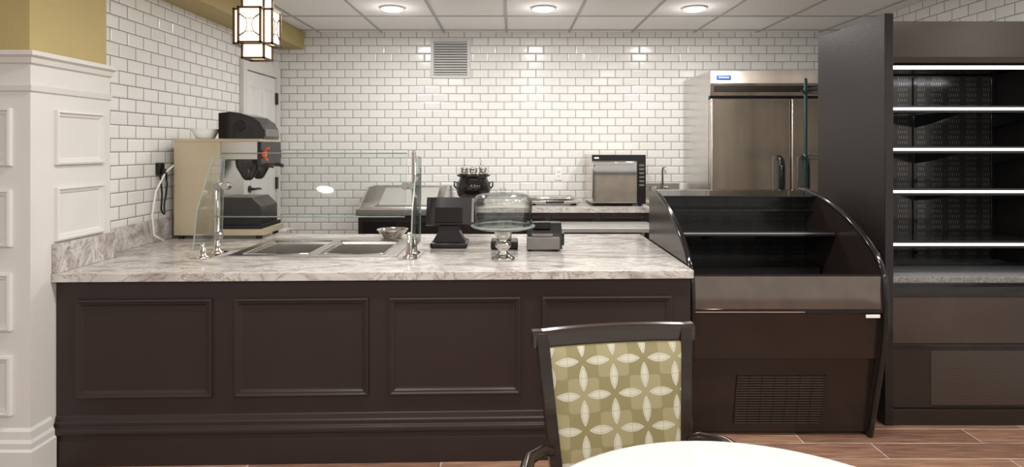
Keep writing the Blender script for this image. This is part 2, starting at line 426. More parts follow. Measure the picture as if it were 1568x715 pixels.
# vent
b = B('air_vent')
x0, x1, z0, z1 = -0.794, -0.406, 2.19, 2.58
b.rings((0, YB, 0), (1, 0, 0), (0, 0, 1), (0, -1, 0), x0, x1, z0, z1, [(0, 0), (0.004, 0.014), (0.030, 0.018), (0.034, 0.006)], 'ventwhite', True, 'grid_dark')
n = 13
for i in range(n):
    z = z0+0.045+(z1-z0-0.09)*i/(n-1)
    b.obox(((x0+x1)/2, YB-0.014, z), (x1-x0-0.066, 0.018, 0.004), Matrix.Rotation(math.radians(50), 3, 'X'), 'ventwhite')
b.done()

# door
b = B('door_1')
X = XL+0.002
b.box(X+0.002, X+0.02, 5.12, 5.76, 0.005, 2.17, 'door')
pr = [(0, 0.0), (0.006, 0.006), (0.014, 0.001), (0.03, 0.001), (0.045, 0.006)]
for (z0, z1) in ((0.25, 0.85), (0.98, 1.62), (1.72, 2.05)):
    for (y0, y1) in ((5.19, 5.40), (5.48, 5.69)):
        b.rings((X+0.02, 0, 0), (0, 1, 0), (0, 0, 1), (1, 0, 0), y0, y1, z0, z1, pr, 'door')
b.box(X, X+0.035, 5.04, 5.115, 0.001, 2.28, 'white'); b.box(X, X+0.035, 5.765, 5.84, 0.001, 2.28, 'white'); b.box(X, X+0.035, 5.115, 5.765, 2.18, 2.28, 'white')
for z in (1.98, 1.18, 0.3): b.box(X+0.02, X+0.042, 5.745, 5.775, z-0.055, z+0.055, 'black')
b.lathe((X+0.02, 5.18, 1.16), [(0.03, 0), (0.03, 0.012), (0.012, 0.015), (0.012, 0.05)], 'black', 20, 'x')
b.tube([(X+0.07, 5.17, 1.16), (X+0.075, 5.22, 1.162), (X+0.07, 5.30, 1.155)], 0.010, 'black')
b.done(bevel=0.002)

# ------------------------------------------------------------ downlights
def downlight(x, y, power, glow=0.0):
    e = bpy.data.objects.new('recessed_ceiling_light', None); scene.collection.objects.link(e); e.location = (x, y, CEIL)
    bb = B('downlight_trim')
    bb.lathe((0, 0, 0), [(0.105, 0.0), (0.100, -0.012), (0.088, -0.014)], 'ventwhite', 40, cap=False)
    bb.lathe((0, 0, 0), [(0.088, -0.014), (0.07, -0.022), (0.04, -0.027), (0.0001, -0.029)], 'bulb', 40, cap=False)
    o = bb.done(loc=(0, 0, 0)); o.parent = e
    l = bpy.data.lights.new('downlight_lamp', 'AREA'); l.shape = 'DISK'; l.size = 0.18; l.energy = power; l.color = (1, 0.97, 0.925)
    lo = bpy.data.objects.new('downlight_lamp', l); scene.collection.objects.link(lo); lo.parent = e; lo.location = (0, 0, -0.032)
    if glow:
        l = bpy.data.lights.new('added_ceiling_glow', 'POINT'); l.shadow_soft_size = 0.05; l.energy = glow; l.color = (1, 0.97, 0.93)  # added point light under the fixture, brightens the ceiling around it
        lo = bpy.data.objects.new('added_ceiling_glow', l); scene.collection.objects.link(lo); lo.parent = e; lo.location = (0, 0, -0.13)
for x in (-0.965, 0.253, 1.47): downlight(x, 4.87, 14, 1.3)
for y in (2.43, 0.0, -1.83):  # unseen rows, added to light the front of the room
    for x in (-2.185, -0.965, 0.253, 1.47, 2.69):
        if y > 1 and x < -2: continue
        downlight(x, y, 20 if y > 1 else 15)

# pendant
b = B('pendant_lantern')
cx, cy = -1.39, 3.3
zb, zt = 2.0, 2.345
hw_, hl_ = 0.054, 0.098
b.box(cx-hw_, cx+hw_, cy-hw_, cy+hw_, zb+0.008, zt-0.008, 'lampglass')
b.box(cx-hl_, cx+hl_, cy-hw_, cy+hw_, 2.082, 2.258, 'lampglass')
b.box(cx-hw_, cx+hw_, cy-hl_, cy+hl_, 2.082, 2.258, 'lampglass')
t = 0.005
def cage(x0, x1, y0, y1, z0, z1):
    for x in (x0, x1):
        for y in (y0, y1): b.box(x-t, x+t, y-t, y+t, z0, z1, 'bronze')
    for z in (z0, z1):
        for y in (y0, y1): b.box(x0-t, x1+t, y-t, y+t, z-t, z+t, 'bronze')
        for x in (x0, x1): b.box(x-t, x+t, y0-t, y1+t, z-t, z+t, 'bronze')
W1, W2 = hw_+0.004, hl_+0.005
cage(cx-W1, cx+W1, cy-W1, cy+W1, zb, zt)
cage(cx-W2, cx+W2, cy-W1, cy+W1, 2.078, 2.262)
cage(cx-W1, cx+W1, cy-W2, cy+W2, 2.078, 2.262)
def arc(c, r, ax, a0, a1):
    pts = []
    for i in range(13):
        a = a0+(a1-a0)*i/12
        pts.append((c[0]+r*math.cos(a), c[1], c[2]+r*math.sin(a)) if ax == 'y' else (c[0], c[1]+r*math.cos(a), c[2]+r*math.sin(a)))
    b.tube(pts, 0.0018, 'bronze', 6)
for sx_ in (-1, 1):
    for ax in ('y', 'x'):
        c0 = (cx+sx_*0.075, cy-hl_-0.003, 2.17) if ax == 'y' else (cx+hl_+0.003, cy+sx_*0.075, 2.17)
        a_m = 0 if sx_ < 0 else math.pi
        arc(c0, 0.062, ax, a_m-1.2, a_m+1.2)
for sz_ in (-1, 1):
    for ax in ('y', 'x'):
        c0 = (cx, cy-hl_-0.003, 2.17+sz_*0.105) if ax == 'y' else (cx+hl_+0.003, cy, 2.17+sz_*0.105)
        a_m = -sz_*math.pi/2
        arc(c0, 0.072, ax, a_m-0.8, a_m+0.8)
b.tube([(cx, cy, zt), (cx, cy, CEIL-0.02)], 0.007, 'bronze')
b.lathe((cx, cy, CEIL-0.03), [(0.02, -0.01), (0.06, 0), (0.065, 0.023)], 'bronze', 24)
b.box(cx-W1, cx+W1, cy-W1, cy+W1, zt, zt+0.008, 'bronze')
b.done()
# ------------------------------------------------------------ service counter
SH = 0.028
def shear(p):
    w = max(0, min(1, (3.28-p.y)/(3.28-2.88)))
    return (p.x, p.y+SH*(p.x+2.18)*w, p.z)
b = B('service_counter'); b.xf = shear
Z1 = 0.92
xs = [-2.273, -2.178, -1.63, -1.53, -0.66, 0.885]; ys = [2.855, 3.282, 3.32, 3.90, 4.17, 4.5]
def mask(i, j):
    if i == 0: return j >= 1
    if i == 1: return True
    if j == 4: return False
    if i == 3 and j == 2: return False
    return True
b.cells(xs, ys, mask, Z1-0.04, Z1, 'marble')
FY = 2.887
b.box(-2.178, 0.878, FY, FY+0.03, 0, Z1-0.04, 'brown')
b.box(0.85, 0.878, FY+0.03, 4.12, 0, Z1-0.04, 'brown')
b.box(-1.65, 0.85, 4.09, 4.12, 0, Z1-0.04, 'brown')
b.box(-1.68, -1.65, 4.09, 4.47, 0, Z1-0.04, 'brown')
b.box(-2.27, -1.68, 4.44, 4.47, 0, Z1-0.04, 'brown')
pp = [(0, 0.0), (0.002, 0.016), (0.010, 0.018), (0.016, 0.012), (0.024, 0.011), (0.030, 0.004), (0.036, 0.002)]
for (a, c) in ((0.098, 0.74), (0.843, 1.486), (1.582, 2.222), (2.323, 2.962)):
    b.rings((0, FY, 0), (1, 0, 0), (0, 0, 1), (0, -1, 0), -2.178+a, -2.178+c, 0.318, 0.792, pp, 'brown')
o = FY
bp_ = [(o, 0), (o-0.024, 0), (o-0.024, 0.120), (o-0.018, 0.126), (o-0.018, 0.146), (o-0.030, 0.152), (o-0.032, 0.165), (o-0.030, 0.178), (o-0.016, 0.184), (o-0.016, 0.204), (o-0.010, 0.210), (o-0.006, 0.232), (o, 0.238)]
b.prism(bp_, 'x', -2.178, 0.882, 'brown')
b.done(bevel=0.002)

b = B('trim_backsplash'); b.xf = shear
b.box(-2.178, -2.158, 2.86, 3.30, Z1+0.0005, 1.06, 'marble')
b.box(-2.273, -2.178, 3.285, 3.30, Z1+0.0005, 1.06, 'marble')
b.box(-2.273, -2.252, 3.30, 4.5, Z1+0.0005, 1.06, 'marble')
b.done(bevel=0.002)

# sink
b = B('double_bowl_sink')
xs = [-1.56, -1.49, -1.125, -1.075, -0.71, -0.63]; ys = [3.295, 3.35, 3.80, 3.93]
b.cells(xs, ys, lambda i, j: not (j == 1 and i in (1, 3)), Z1+0.0005, Z1+0.007, 'steel')
for (a, c) in ((-1.49, -1.125), (-1.075, -0.71)):
    prof = [(0, Z1+0.006), (0.004, Z1-0.01), (0.015, Z1-0.14), (0.04, Z1-0.16)]
    b.rings((0, 0, 0), (1, 0, 0), (0, 1, 0), (0, 0, 1), a, c, 3.35, 3.80, prof, 'sinksteel')
    b.lathe(((a+c)/2, 3.58, Z1-0.1595), [(0.045, 0.0), (0.04, 0.003), (0.02, 0.001)], 'chrome', 24)
    # bright rolled lip round each bowl
    b.tube([(a, 3.35, Z1+0.008), (c, 3.35, Z1+0.008), (c, 3.80, Z1+0.008), (a, 3.80, Z1+0.008)], 0.004, 'chrome', 8, True)
b.done(bevel=0.0015, recalc=False)

# sneeze guard
b = B('sneeze_guard')
def post(x, y, top, r=0.0125):
    b.lathe((x, y, Z1), [(0.036, 0.0006), (0.036, 0.006), (0.030, 0.012), (0.018, 0.018), (0.018, 0.05), (r, 0.055), (r, top-Z1-0.01), (r*0.7, top-Z1)], 'chrome', 24)
for x in (-1.67, -0.555):
    left = x < -1
    s = 1 if left else -1
    b.box(x-0.05, x+0.05, 3.215, 3.47, Z1+0.0005, Z1+0.004, 'chrome')
    post(x, 3.42, 1.33 if left else 1.50)
    post(x, 3.26, 1.0 if left else 1.06)
    for z in (1.30, 1.02):
        b.lathe((x+s*0.01, 3.42, z), [(0.018, -0.022), (0.022, -0.018), (0.022, 0.018), (0.018, 0.022)], 'sinksteel', 20, 'y')
    b.tube([(x, 3.42, 1.30), (x+s*0.05, 3.435, 1.30)], 0.010, 'chrome')
    b.lathe((x+s*0.05, 3.43, 1.30), [(0.020, -0.03), (0.022, -0.02), (0.022, 0.02), (0.020, 0.03)], 'sinksteel', 20, 'y')
    xg = x-s*0.02
    poly = [(3.20, Z1+0.05), (3.52, Z1+0.05), (3.55, 1.46), (3.42, 1.47), (3.24, 1.18)]
    b.prism(poly, 'x', xg-0.0035, xg+0.0035, 'glass', 'glass_edge')
x0, x1 = -1.66, -0.60
P = [(3.38, 1.13), (3.46, 1.485)]
n_ = Vector((0, -(P[1][1]-P[0][1]), P[1][0]-P[0][0])).normalized()*0.005
v = []
for s in (-1, 1):
    for (xx, k) in ((x0, 0), (x1, 0), (x1, 1), (x0, 1)):
        v.append(b.v((xx, P[k][0]+n_.y*s, P[k][1]+n_.z*s)))
b.f([v[0], v[1], v[2], v[3]], 'glass'); b.f([v[7], v[6], v[5], v[4]], 'glass')
for i in range(4): b.f([v[i], v[(i+1) % 4], v[4+(i+1) % 4], v[4+i]], 'glass_edge')
# thin polished edge trims along the top and bottom of the front pane
for k in (0, 1):
    b.tube([(x0, P[k][0], P[k][1]), (x1, P[k][0], P[k][1])], 0.0035, 'glass_edge', 8)
b.done()

# coffee brewer
b = B('coffee_brewer')
y0, y1 = 3.93, 4.28
b.box(-2.20, -1.90, y0, y1, 0.945, 1.565, 'tan')
b.box(-2.205, -1.64, y0-0.004, y1+0.004, 1.555, 1.575, 'tan')
b.box(-1.90, -1.65, y0+0.01, y1-0.01, 1.44, 1.556, 'steel')
b.box(-1.66, -1.635, y0+0.005, y1-0.005, 1.40, 1.556, 'black')
b.box(-1.90, -1.62, y0, y1, 0.945, 0.985, 'tan')
b.box(-1.896, -1.635, y0+0.01, y1-0.01, 0.985, 1.01, 'black')
b.prism([(-1.90, 1.01), (-1.64, 1.01), (-1.64, 1.13), (-1.70, 1.19), (-1.90, 1.19)], 'y', y0+0.02, y1-0.06, 'black')
b.box(-1.897, -1.892, y0+0.02, y1-0.02, 1.19, 1.43, 'steel')
for x in (-2.17, -1.66):
    for y in (y0+0.04, y1-0.04): b.lathe((x, y, 0.9205), [(0.02, 0), (0.018, 0.025)], 'black', 16)
for y in (y0+0.09, y1-0.09):
    b.lathe((-1.755, y, 0), [(0.02, 1.30), (0.035, 1.315), (0.075, 1.39), (0.08, 1.44)], 'blackgloss', 28)
    b.tube([(-1.70, y, 1.405), (-1.62, y, 1.40), (-1.585, y, 1.39)], [0.014, 0.014, 0.011], 'black')
b.rbox(-1.645, -1.615, y0+0.02, y0+0.06, 1.455, 1.49, 'red', 0.006)
b.tube([(-1.63, y0+0.04, 1.49), (-1.605, y0+0.03, 1.51), (-1.59, y0+0.03, 1.515)], 0.007, 'red')
b.tube([(-1.64, y0+0.04, 1.455), (-1.61, y0+0.03, 1.445), (-1.60, y0+0.03, 1.43)], 0.006, 'red')
hood = [(-1.93, 1.576), (-1.93, 1.745), (-1.86, 1.752), (-1.78, 1.742), (-1.71, 1.72), (-1.66, 1.685), (-1.635, 1.64), (-1.63, 1.576)]
b.prism(hood, 'y', y0+0.04, y1-0.05, 'blackgloss')
b.lathe((-1.79, y0+0.038, 1.66), [(0.035, 0.0), (0.035, -0.004), (0.03, -0.006)], 'black', 24, 'y')
b.box(-1.64, -1.625, y0+0.06, y1-0.08, 1.59, 1.64, 'greyplastic')
b.done(bevel=0.004)

b = B('coffee_filter_stack')
b.lathe((-2.045, 4.03, 1.5755), [(0.055, 0), (0.060, 0.01), (0.088, 0.065), (0.084, 0.065), (0.055, 0.02), (0.0001, 0.018)], 'plastic_w', 48, flute=0.02)
b.done()

b = B('brewer_cord_and_hose')
b.rbox(XL+0.001, XL+0.03, 3.85, 3.91, 1.34, 1.42, 'black', 0.006)
b.rbox(XL+0.03, XL+0.055, 3.865, 3.895, 1.345, 1.38, 'blackgloss', 0.006)
pts = [(XL+0.04+0.006*math.sin(i*1.4), 3.875+0.03*math.cos(math.pi*i/12), 1.35-0.26*math.sin(math.pi*i/12)) for i in range(13)]
b.tube(pts, 0.006, 'black', 8)
b.tube([(-2.20, 3.925, 1.40), (-2.225, 3.88, 1.36), (-2.24, 3.80, 1.24), (-2.24, 3.76, 1.10), (-2.235, 3.77, 0.97), (-2.20, 3.82, 0.928)], 0.006, 'plastic_w', 8)  # white water hose, kept in one object with the black cord
b.done()

# cake stand with dome
b = B('cake_stand')
c = (-0.048, 3.235, 0)
b.lathe(c, [(0.062, Z1+0.0006), (0.065, Z1+0.006), (0.058, Z1+0.014), (0.040, Z1+0.022), (0.026, Z1+0.04), (0.024, Z1+0.05), (0.040, Z1+0.065), (0.044, Z1+0.08), (0.036, Z1+0.095), (0.022, Z1+0.105), (0.030, Z1+0.112), (0.042, Z1+0.125), (0.048, Z1+0.150), (0.090, Z1+0.158), (0.0001, Z1+0.159)], 'chrome', 40)
b.lathe(c, [(0.0001, 1.0795), (0.12, 1.081), (0.165, 1.092), (0.170, 1.100), (0.163, 1.099), (0.12, 1.088), (0.0001, 1.087)], 'dome', 48)
outer = [(0.156, 1.100), (0.157, 1.11), (0.156, 1.225), (0.152, 1.245), (0.140, 1.262), (0.11, 1.271), (0.0001, 1.276)]
inner = [(r-0.004 if r > 0.01 else r, z-(0.0 if i < 3 else 0.004)) for i, (r, z) in enumerate(outer)]
b.lathe(c, outer, 'dome', 56, cap=False)
b.lathe(c, inner, 'dome', 56, cap=False)
def ring(r, z, tr):
    b.tube([(c[0]+r*math.cos(i*math.pi/28), c[1]+r*math.sin(i*math.pi/28), z) for i in range(56)], tr, 'glass_edge', 6, True)
ring(0.156, 1.101, 0.003); ring(0.169, 1.099, 0.0025); ring(0.147, 1.254, 0.0013)
b.lathe(c, [(0.010, 1.276), (0.010, 1.282), (0.018, 1.290), (0.016, 1.300), (0.0001, 1.304)], 'dome', 24)
b.done()

# POS terminal (seen from the back)
b = B('pos_terminal')
x, y = -0.375, 3.62
b.rbox(x-0.11, x+0.11, y-0.06, y+0.14, Z1+0.0005, Z1+0.035, 'black', 0.012)
b.prism([(x-0.10, Z1+0.034), (x+0.10, Z1+0.034), (x+0.062, Z1+0.10), (x+0.058, Z1+0.17), (x-0.058, Z1+0.17), (x-0.062, Z1+0.10)], 'y', y-0.035, y+0.05, 'black')
R = Matrix.Rotation(math.radians(-24), 3, 'X')
b.obox((x, y-0.015, Z1+0.215), (0.27, 0.035, 0.17), R, 'black')
b.obox((x, y-0.040, Z1+0.195), (0.16, 0.03, 0.09), R, 'blackgloss')
b.obox((x, y+0.004, Z1+0.222), (0.24, 0.004, 0.14), R, 'screen')
b.obox((x+0.142, y-0.01, Z1+0.22), (0.016, 0.03, 0.15), R, 'greyplastic')
b.done(bevel=0.005)

b = B('card_terminal')
x, y = -0.055, 3.58
b.rbox(x-0.07, x+0.09, y-0.05, y+0.09, Z1+0.0005, Z1+0.05, 'black', 0.01)
b.obox((x+0.01, y+0.02, Z1+0.10), (0.085, 0.035, 0.13), Matrix.Rotation(math.radians(-30), 3, 'X'), 'black')
b.done(bevel=0.003)

b = B('receipt_printer')
x, y = 0.175, 3.50
b.prism([(y-0.02, Z1+0.012), (y+0.17, Z1+0.012), (y+0.17, Z1+0.15), (y+0.05, Z1+0.155), (y+0.0, Z1+0.10)], 'x', x-0.085, x+0.115, 'black')
b.rbox(x-0.09, x+0.10, y-0.035, y+0.005, Z1+0.010, Z1+0.082, 'greyplastic', 0.006)
b.box(x-0.06, x+0.06, y-0.03, y+0.01, Z1+0.084, Z1+0.10, 'greyplastic')
b.box(x-0.05, x+0.05, y+0.006, y+0.05, Z1+0.125, Z1+0.165, 'black')
b.box(x+0.10, x+0.128, y+0.0, y+0.12, Z1+0.03, Z1+0.10, 'blackgloss')
for dx in (-0.075, 0.085):
    for dy in (-0.01, 0.14): b.lathe((x+dx, y+dy, Z1+0.0005), [(0.010, 0), (0.010, 0.013)], 'black', 12)
b.done(bevel=0.003)

# ------------------------------------------------------------ back counter run
b = B('back_counter')
b.box(-0.575, 1.21, 5.2, YB-0.002, 0.955, 1.0, 'marble')
b.box(-0.575, 1.20, 5.25, YB-0.01, 0.0, 0.955, 'brown')
for x in (-0.52, -0.09, 0.34, 0.77): b.rings((0, 5.25, 0), (1, 0, 0), (0, 0, 1), (0, -1, 0), x, x+0.38, 0.12, 0.92, pp, 'brown')
b.done(bevel=0.002)

b = B('stainless_prep_table')
b.box(0.20, 1.16, 4.76, 5.19, 0.845, 0.88, 'steelmat')
b.box(0.24, 1.12, 4.80, 5.18, 0.25, 0.27, 'steel')
for x in (0.25, 1.11):
    for y in (4.82, 5.14): b.lathe((x, y, 0), [(0.02, 0), (0.02, 0.845)], 'steel', 14)
b.done(bevel=0.003)

b = B('stainless_drop_in_bin')
b.box(-1.33, -0.60, 5.22, 5.86, 0.0, 0.93, 'brown')
b.box(-1.345, -0.585, 5.19, 5.88, 0.93, 0.985, 'steel')
b.box(-1.345, -0.585, 5.86, 5.885, 0.985, 1.15, 'steel')
for x in (-1.335, -0.60):
    b.prism([(5.25, 0.985), (5.86, 0.985), (5.86, 1.15), (5.62, 1.15)], 'x', x-0.006, x+0.006, 'steel')
b.rings((0, 0, 0.985), (1, 0, 0), (0, 1, 0), (0, 0, 1), -1.27, -0.66, 5.28, 5.80, [(0, 0), (0.004, 0.012), (0.02, 0.012), (0.026, 0.004)], 'steel', True, 'grid_dark')
b.prism([(5.52, 0.99), (5.85, 0.99), (5.85, 1.13)], 'x', -1.22, -0.70, 'steelmat')
b.box(-1.29, -1.0, 5.205, 5.22, 0.1, 0.88, 'black'); b.box(-0.97, -0.64, 5.205, 5.22, 0.1, 0.88, 'brown_metal')
b.done(bevel=0.003)

b = B('stainless_bowl')
b.lathe((-0.79, 4.0, Z1+0.0005), [(0.05, 0), (0.06, 0.006), (0.098, 0.05), (0.105, 0.056), (0.10, 0.058), (0.092, 0.05), (0.055, 0.012), (0.0001, 0.010)], 'chrome', 40)
b.done()

b = B('soup_kettle')
c = (-0.345, 5.42, 1.0008)
b.lathe(c, [(0.10, 0.0), (0.105, 0.012), (0.09, 0.03), (0.10, 0.045), (0.142, 0.09), (0.156, 0.14), (0.150, 0.19), (0.128, 0.23), (0.122, 0.25), (0.150, 0.262), (0.152, 0.275), (0.125, 0.28), (0.0001, 0.281)], 'blackgloss', 48)
b.lathe(c, [(0.13, 0.281), (0.132, 0.288), (0.12, 0.292), (0.0001, 0.293)], 'chrome', 40)
for a in range(3):
    x = c[0]+(-0.082+0.082*a); y = c[1]+(-0.03 if a == 1 else 0.03)
    b.lathe((x, y, 1.293), [(0.034, 0), (0.036, 0.03), (0.040, 0.034), (0.030, 0.046), (0.006, 0.05), (0.010, 0.062), (0.006, 0.07), (0.0001, 0.071)], 'chrome', 24)
b.tube([(c[0]+0.05, c[1]-0.06, 1.33), (c[0]+0.08, c[1]-0.07, 1.40)], 0.004, 'chrome', 8)
for s in (-1, 1):
    b.tube([(c[0]+s*0.145, c[1], 1.20), (c[0]+s*0.172, c[1], 1.21), (c[0]+s*0.172, c[1], 1.17), (c[0]+s*0.152, c[1], 1.15)], 0.007, 'blackgloss', 8)
b.done()

b = B('countertop_scale')
b.rbox(0.16, 0.60, 5.36, 5.66, 1.018, 1.045, 'steel', 0.006)
b.rbox(0.13, 0.56, 5.40, 5.72, 1.052, 1.072, 'chrome', 0.006)
for x in (0.2, 0.56):
    for y in (5.4, 5.62): b.lathe((x, y, 1.0005), [(0.015, 0), (0.015, 0.019)], 'black', 12)
b.box(0.22, 0.50, 5.44, 5.62, 1.045, 1.053, 'black')
b.box(0.30, 0.46, 5.352, 5.361, 1.022, 1.042, 'screen')
b.done(bevel=0.002)

b = B('microwave_oven')
x0, x1, y0, y1, z0, z1 = 0.705, 1.178, 5.32, 5.86, 1.018, 1.452
b.box(x0, x1, y0+0.03, y1, z0, z1, 'steelx')
b.box(x0, x1, y0, y0+0.03, z1-0.055, z1, 'blackgloss')
b.box(x0+0.02, x0+0.06, y0-0.001, y0, z1-0.035, z1-0.02, 'plastic_w')
b.rbox(x0, x1-0.075, y0-0.005, y0+0.03, z0+0.01, z1-0.06, 'chrome', 0.006)
b.box(x1-0.072, x1, y0, y0+0.03, z0+0.005, z1-0.055, 'blackgloss')
for r_ in range(6): b.box(x1-0.058, x1-0.014, y0-0.001, y0, z1-0.10-0.035*r_, z1-0.083-0.035*r_, 'greyplastic')
b.box(x0, x1, y0, y0+0.03, z0, z0+0.008, 'black')
b.box(x0+0.02, x1-0.10, y0-0.045, y0-0.032, z1-0.105, z1-0.088, 'chrome')
for x in (x0+0.04, x1-0.12): b.box(x-0.008, x+0.008, y0-0.035, y0, z1-0.103, z1-0.09, 'chrome')
for x in (x0+0.04, x1-0.04):
    for y in (y0+0.06, y1-0.05): b.lathe((x, y, 1.0005), [(0.016, 0), (0.016, 0.018)], 'black', 12)
b.done(bevel=0.003)

b = B('hand_sink')
b.box(1.27, 1.62, YB-0.03, YB-0.002, 0.95, 1.17, 'steel')
b.cells([1.27, 1.31, 1.58, 1.62], [5.45, 5.49, 5.80, YB-0.03], lambda i, j: not (i == 1 and j == 1), 0.95, 1.0, 'steel')
b.rings((0, 0, 0), (1, 0, 0), (0, 1, 0), (0, 0, 1), 1.31, 1.58, 5.49, 5.80, [(0, 0.99), (0.02, 0.84), (0.06, 0.82)], 'steel')
b.box(1.27, 1.62, 5.45, 5.47, 0.80, 0.95, 'steel')
b.lathe((1.445, 5.68, 0), [(0.11, 0.0005), (0.10, 0.03), (0.05, 0.06), (0.045, 0.75), (0.10, 0.82)], 'steel', 24)
b.tube([(1.445, YB-0.03, 1.12), (1.445, YB-0.08, 1.13), (1.445, YB-0.10, 1.18), (1.445, YB-0.10, 1.29), (1.445, YB-0.12, 1.33), (1.445, YB-0.17, 1.34), (1.445, YB-0.21, 1.32), (1.445, YB-0.22, 1.27)], 0.010, 'chrome', 12)
for x in (1.39, 1.50): b.lathe((x, YB-0.03, 1.12), [(0.022, 0), (0.022, -0.03), (0.012, -0.05)], 'chrome', 16, 'y')
b.done(bevel=0.002)

b = B('wall_outlet')
b.rbox(0.42, 0.49, YB-0.008, YB-0.0005, 1.20, 1.315, 'plastic_w', 0.002)
for z in (1.235, 1.28): b.box(0.44, 0.47, YB-0.0095, YB-0.008, z-0.012, z+0.012, 'ventwhite')
b.done()

# ------------------------------------------------------------ refrigerator
b = B('reach_in_refrigerator')
x0, x1, y0, y1 = 1.675, 3.04, 5.1, 5.88
zt = 2.165
b.box(x0, x1, y0+0.06, y1, 0.12, zt, 'steel')
b.prism([(y0+0.01, 1.955), (y0+0.06, 1.955), (y0+0.06, zt), (y0+0.0, zt), (y0-0.005, 2.06)], 'x', x0, x1, 'steelx')
b.box(x0, x1, y0+0.02, y0+0.058, 1.935, 1.955, 'black')
b.box(x0+0.03, x1-0.03, y0-0.002, y0+0.012, 1.985, 2.05, 'brown_metal')
xm = (x0+x1)/2
for a, c in ((x0+0.004, xm-0.003), (xm+0.003, x1-0.004)):
    b.rbox(a, c, y0, y0+0.055, 0.22, 1.932, 'steelx', 0.012)
b.box(x0, x1, y0+0.02, y0+0.06, 0.12, 0.21, 'steel')
for s in (-1, 1):
    x = xm+s*0.105
    b.rbox(x-0.055, x+0.055, y0-0.008, y0+0.002, 1.10, 1.44, 'greyplastic', 0.004)
    b.tube([(x, y0-0.005, 1.43), (x, y0-0.045, 1.41), (x, y0-0.058, 1.34), (x, y0-0.058, 1.20), (x, y0-0.045, 1.13), (x, y0-0.005, 1.11)], 0.026, 'blackgloss', 12)
b.rbox(x0+0.05, x0+0.17, y0-0.014, y0+0.0, 2.085, 2.125, 'blue', 0.004); b.box(x0+0.065, x0+0.155, y0-0.016, y0-0.013, 2.10, 2.112, 'plastic_w')
for x in (x0+0.07, x1-0.07):
    for y in (y0+0.12, y1-0.1): b.lathe((x, y, 0), [(0.03, 0), (0.022, 0.02), (0.022, 0.12)], 'steel', 16)
b.done(bevel=0.002)

# green wire rack
b = B('wire_shelving_rack')
rx0, rx1, ry0, ry1 = 2.235, 3.10, 4.16, 4.60
for x in (rx0, rx1):
    for y in (ry0, ry1):
        b.lathe((x, y, 0), [(0.013, 0), (0.013, 2.04), (0.010, 2.045)], 'green', 12)
for z in (0.2, 0.8, 1.46, 1.96):
    for dz in (0, -0.03):
        for y in (ry0, ry1): b.tube([(rx0, y, z+dz), (rx1, y, z+dz)], 0.004, 'green', 6)
        for x in (rx0, rx1): b.tube([(x, ry0, z+dz), (x, ry1, z+dz)], 0.004, 'green', 6)
    for i in range(20):
        x = rx0+(rx1-rx0)*i/19; b.tube([(x, ry0, z), (x, ry1, z)], 0.0025, 'green', 5)
    for x in (rx0, rx1):
        for y in (ry0, ry1): b.lathe((x, y, z-0.035), [(0.019, 0), (0.017, 0.04)], 'green', 12)
    b.tube([(rx0-0.015, ry1, z-0.01), (rx0-0.045, ry1-0.02, z-0.02)], 0.008, 'green', 8)
b.done()

# ------------------------------------------------------------ curved display case
b = B('curved_display_case')
prof = [(3.17, 0.0), (3.128, 0.17), (3.086, 0.343), (3.052, 0.50), (3.034, 0.62), (3.028, 0.72), (3.032, 0.80), (3.045, 0.865), (3.075, 0.92), (3.124, 0.975), (3.19, 1.025), (3.27, 1.072), (3.36, 1.115), (3.45, 1.150), (3.55, 1.183), (3.66, 1.212), (3.77, 1.234), (3.86, 1.246), (3.93, 1.248)]
poly = prof+[(3.93, 0.0)]
X0, X1 = 0.892, 1.890
for a, c in ((X0, X0+0.026), (X1-0.026, X1)):
    b.prism(poly, 'x', a, c, 'brown_metal', 'blackgloss')
    b.tube([((a+c)/2, y, z) for y, z in prof], 0.0155, 'blackgloss', 10)
i0, i1 = X0+0.026, X1-0.026
b.box(i0, i1, 3.86, 3.925, 0.0, 1.235, 'black')
b.box(i0, i1, 3.925, 3.93, 0.02, 1.235, 'pale_back')  # unseen pale sheet, added to be mirrored in the microwave
b.box(i0, i1, 3.845, 3.862, 0.80, 1.20, 'perfblk')
b.prism([(3.70, 1.215), (3.93, 1.215), (3.93, 1.245), (3.86, 1.243), (3.70, 1.222)], 'x', i0, i1, 'blackgloss')
b.box(i0, i1, 3.07, 3.85, 0.735, 0.76, 'black')
b.box(i0+0.02, i1-0.02, 3.62, 3.84, 0.76, 0.80, 'black')
b.box(i0, i1, 3.48, 3.85, 1.020, 1.032, 'blackgloss')
b.box(i0, i1, 3.474, 3.480, 1.008, 1.034, 'blackgloss')
b.box(i0+0.01, i1-0.01, 3.470, 3.474, 1.020, 1.028, 'steel')  # thin steel strip set in as the highlight along the shelf edge
b.box(i0+0.03, i1-0.03, 3.50, 3.53, 1.006, 1.020, 'black')
for x in (i0+0.30, i1-0.30): b.prism([(3.85, 1.02), (3.85, 0.93), (3.52, 1.01), (3.52, 1.02)], 'x', x-0.004, x+0.004, 'black')
b.box(i0, i1, 3.74, 3.85, 1.125, 1.132, 'blackgloss')
b.prism([(3.036, 0.705), (3.046, 0.705), (3.056, 0.868), (3.046, 0.868)], 'x', i0, i1, 'darkglass')
b.box(i0, i1, 3.046, 3.060, 0.866, 0.878, 'blackgloss')
b.box(i0, i1, 3.030, 3.058, 0.688, 0.706, 'blackgloss')
b.box(i0+0.002, i0+0.55, 3.028, 3.030, 0.690, 0.695, 'steel')
b.box(i1-0.09, i1-0.02, 3.026, 3.030, 0.664, 0.680, 'plastic_w')
b.prism([(3.05, 0.688), (3.085, 0.44), (3.86, 0.44), (3.86, 0.735), (3.07, 0.735)], 'x', i0, i1, 'brown_metal')
